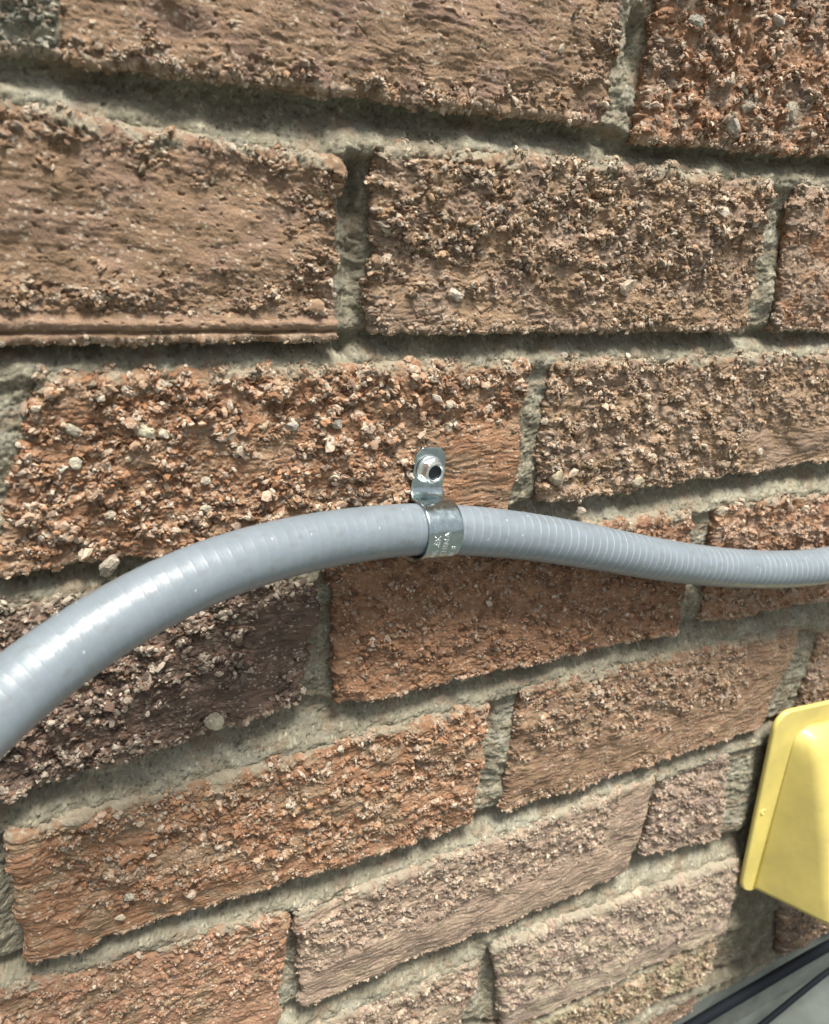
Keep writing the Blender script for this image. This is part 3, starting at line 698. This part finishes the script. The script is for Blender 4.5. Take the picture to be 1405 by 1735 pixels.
L.new(g2.outputs['Fac'], bp.inputs['Height']); L.new(bp.outputs[0], b.inputs['Normal'])
FO = .0075
fl_t = P(1318, 1212, FO); fl_b = P(1254, 1518, FO)
fx0 = (fl_t.x + fl_b.x) / 2; fzt, fzb = fl_t.z + .001, fl_b.z - .001
fw = .150
print('flange', fl_t, fl_b)
vent = empty('vent_hood', (fx0 + fw / 2, -FO, (fzt + fzb) / 2))
tag(vent, 'yellow plastic vent hood with flat flange mounted at the lower right of the wall', 'vent hood')
skew = fl_b.x - fl_t.x
def rrect(x0, x1, z0, z1, r, n=8):
    pts = []
    for cx, cz, a0 in ((x1 - r, z1 - r, 0), (x0 + r, z1 - r, 90), (x0 + r, z0 + r, 180), (x1 - r, z0 + r, 270)):
        for k in range(n + 1):
            a = math.radians(a0 + 90 * k / n); pts.append((cx + r * math.cos(a), cz + r * math.sin(a)))
    return pts
pts = rrect(fx0, fx0 + fw, fzb, fzt, .014)
bm = bmesh.new()
vs = [bm.verts.new((x + skew * (fzt - z) / (fzt - fzb) - skew / 2, -FO, z - .09 * (x - fx0) * ((z - fzb) / (fzt - fzb)) ** 2)) for x, z in pts]
f = bm.faces.new(vs)
ret = bmesh.ops.extrude_face_region(bm, geom=[f]); bmesh.ops.translate(bm, verts=[v for v in ret['geom'] if isinstance(v, bmesh.types.BMVert)], vec=(0, .0034, 0))
bmesh.ops.recalc_face_normals(bm, faces=bm.faces)
me = bpy.data.meshes.new('flange'); bm.to_mesh(me); bm.free()
fo = link('flange', me, M_YEL, vent, smooth=True)
bv = fo.modifiers.new('b', 'BEVEL'); bv.width = .0014; bv.segments = 4; bv.limit_method = 'ANGLE'; bv.angle_limit = math.radians(50)
wn = fo.modifiers.new('wn', 'WEIGHTED_NORMAL')
# hood: horizontal sections from top to bottom
hA = P(1349, 1236, FO); hB = P(1276, 1504, FO)
hr = P(1400, 1576, .045)
print('hood', hA, hB, hr)
nz_, nu = 60, 64
secs = []
for k in range(nz_):
    tv = k / (nz_ - 1); z = hA.z + (hB.z - hA.z) * tv
    xl = hA.x + (hB.x - hA.x) * tv; xr_ = fx0 + fw - (xl - fx0)
    out = .0105 * (1 - math.exp(-(tv + .012) / .035)) + .035 * tv            # front face stands further out lower down
    insl = .007 + .016 * tv                                         # the side leans inwards by this much
    xl2 = xl + .010 * math.exp(-tv / .03) ; xr2 = xr_ - .010 * math.exp(-tv / .03)
    poly = [Vector((xl2, 0)), Vector((xl2 + insl, out)), Vector((xr2 - insl, out)), Vector((xr2, 0))]
    # rounded polyline
    def rnd(p0, p1, p2, r, n=10):
        a = (p0 - p1).normalized(); c = (p2 - p1).normalized(); r = min(r, (p0 - p1).length * .9)
        s = p1 + a * r; e = p1 + c * r
        return [(s * (1 - t) ** 2 + p1 * 2 * t * (1 - t) + e * t * t) for t in [i / n for i in range(n + 1)]]
    rr2 = .0065 + .002 * tv; insl *= .35 + .65 * (1 - math.exp(-tv / .05))
    line_ = [poly[0]] + [poly[0].lerp(poly[1], .05)] + rnd(poly[0], poly[1], poly[2], rr2) + [poly[1].lerp(poly[2], .35), poly[1].lerp(poly[2], .65)] + rnd(poly[1], poly[2], poly[3], rr2) + [poly[2].lerp(poly[3], .95), poly[3]]
    # bottom edge rises slightly away from the wall
    secs.append([(p.x, -FO - p.y, z - .08 * (p.x - xl) * (1 - tv) ** 2) for p in line_])
nc = len(secs[0]); cov = np.array(secs).reshape(-1, 3)
# close the top against the flange
topc = np.array([(s[0], -FO + .0002, s[2] + .0008) for s in secs[0]])
cov = np.concatenate([topc, cov])
me = np_mesh('hood', cov, [grid_faces(nz_ + 1, nc)])
bm = bmesh.new(); bm.from_mesh(me); bmesh.ops.recalc_face_normals(bm, faces=bm.faces)
mid = max(bm.faces, key=lambda f: -f.calc_center_median().y)
if mid.normal.y > 0: bmesh.ops.reverse_faces(bm, faces=bm.faces)
bm.to_mesh(me); bm.free()
ho = link('hood', me, M_YEL, vent)
so = ho.modifiers.new('s', 'SOLIDIFY'); so.thickness = .0018; so.offset = -1
# small moulded screw boss on the flange
bp_ = P(1293, 1376, FO)
ns = 24; an_ = np.linspace(0, 2 * np.pi, ns, endpoint=False)
pro = [(-.0003, .0024), (.0004, .0021), (.0006, .0015), (.0002, .0009), (-.0001, .0004), (-.0001, .00001)]
co = np.array([[(bp_.x + r * math.cos(a), bp_.y - h_, bp_.z + r * math.sin(a)) for a in an_] for h_, r in pro]).reshape(-1, 3)
me = np_mesh('screw_boss', co * np.array([1, 1, 1]), [grid_faces(len(pro), ns, wrap=True)])
bm = bmesh.new(); bm.from_mesh(me); bmesh.ops.recalc_face_normals(bm, faces=bm.faces); bm.to_mesh(me); bm.free()
link('screw_boss', me, M_YEL, vent)

# ---------------------------------------------------------------- black cables at the foot of the wall
m, t, n, b, L = new_mat('black_rubber'); M_BLK = m
b.inputs['Base Color'].default_value = (.005, .007, .010, 1); b.inputs['Roughness'].default_value = .75; b.inputs['Specular IOR Level'].default_value = .15
tc = n.new('ShaderNodeTexCoord'); g = N(n, 'ShaderNodeTexNoise'); g.inputs['Scale'].default_value = 300; L.new(tc.outputs['Object'], g.inputs['Vector'])
bp = N(n, 'ShaderNodeBump'); bp.inputs['Distance'].default_value = .0001; L.new(g.outputs['Fac'], bp.inputs['Height']); L.new(bp.outputs[0], b.inputs['Normal'])
def cable(pix, r, label):
    pth, s_ = resample(catmull([P(*p) for p in pix], 16), .0012)
    co, an = tube(pth, np.full((len(pth), 20), r), 20)
    me = np_mesh('black_cable', co.reshape(-1, 3), [grid_faces(len(pth), 20, wrap=True)[:, ::-1]])
    tag(link('black_cable', me, M_BLK), label, 'cable', group='cables along the foot of the wall')
cable([(900, 1935, .012), (1040, 1822, .012), (1172, 1738, .012), (1290, 1668, .013), (1405, 1602, .014), (1550, 1530, .012)], .0037, 'thicker upper black cable running along the foot of the brick wall')
cable([(1110, 1880, .016), (1200, 1805, .018), (1290, 1737, .018), (1350, 1688, .018), (1405, 1645, .018), (1500, 1580, .018)], .0021, 'thinner lower black cable beside the paving at the bottom right')
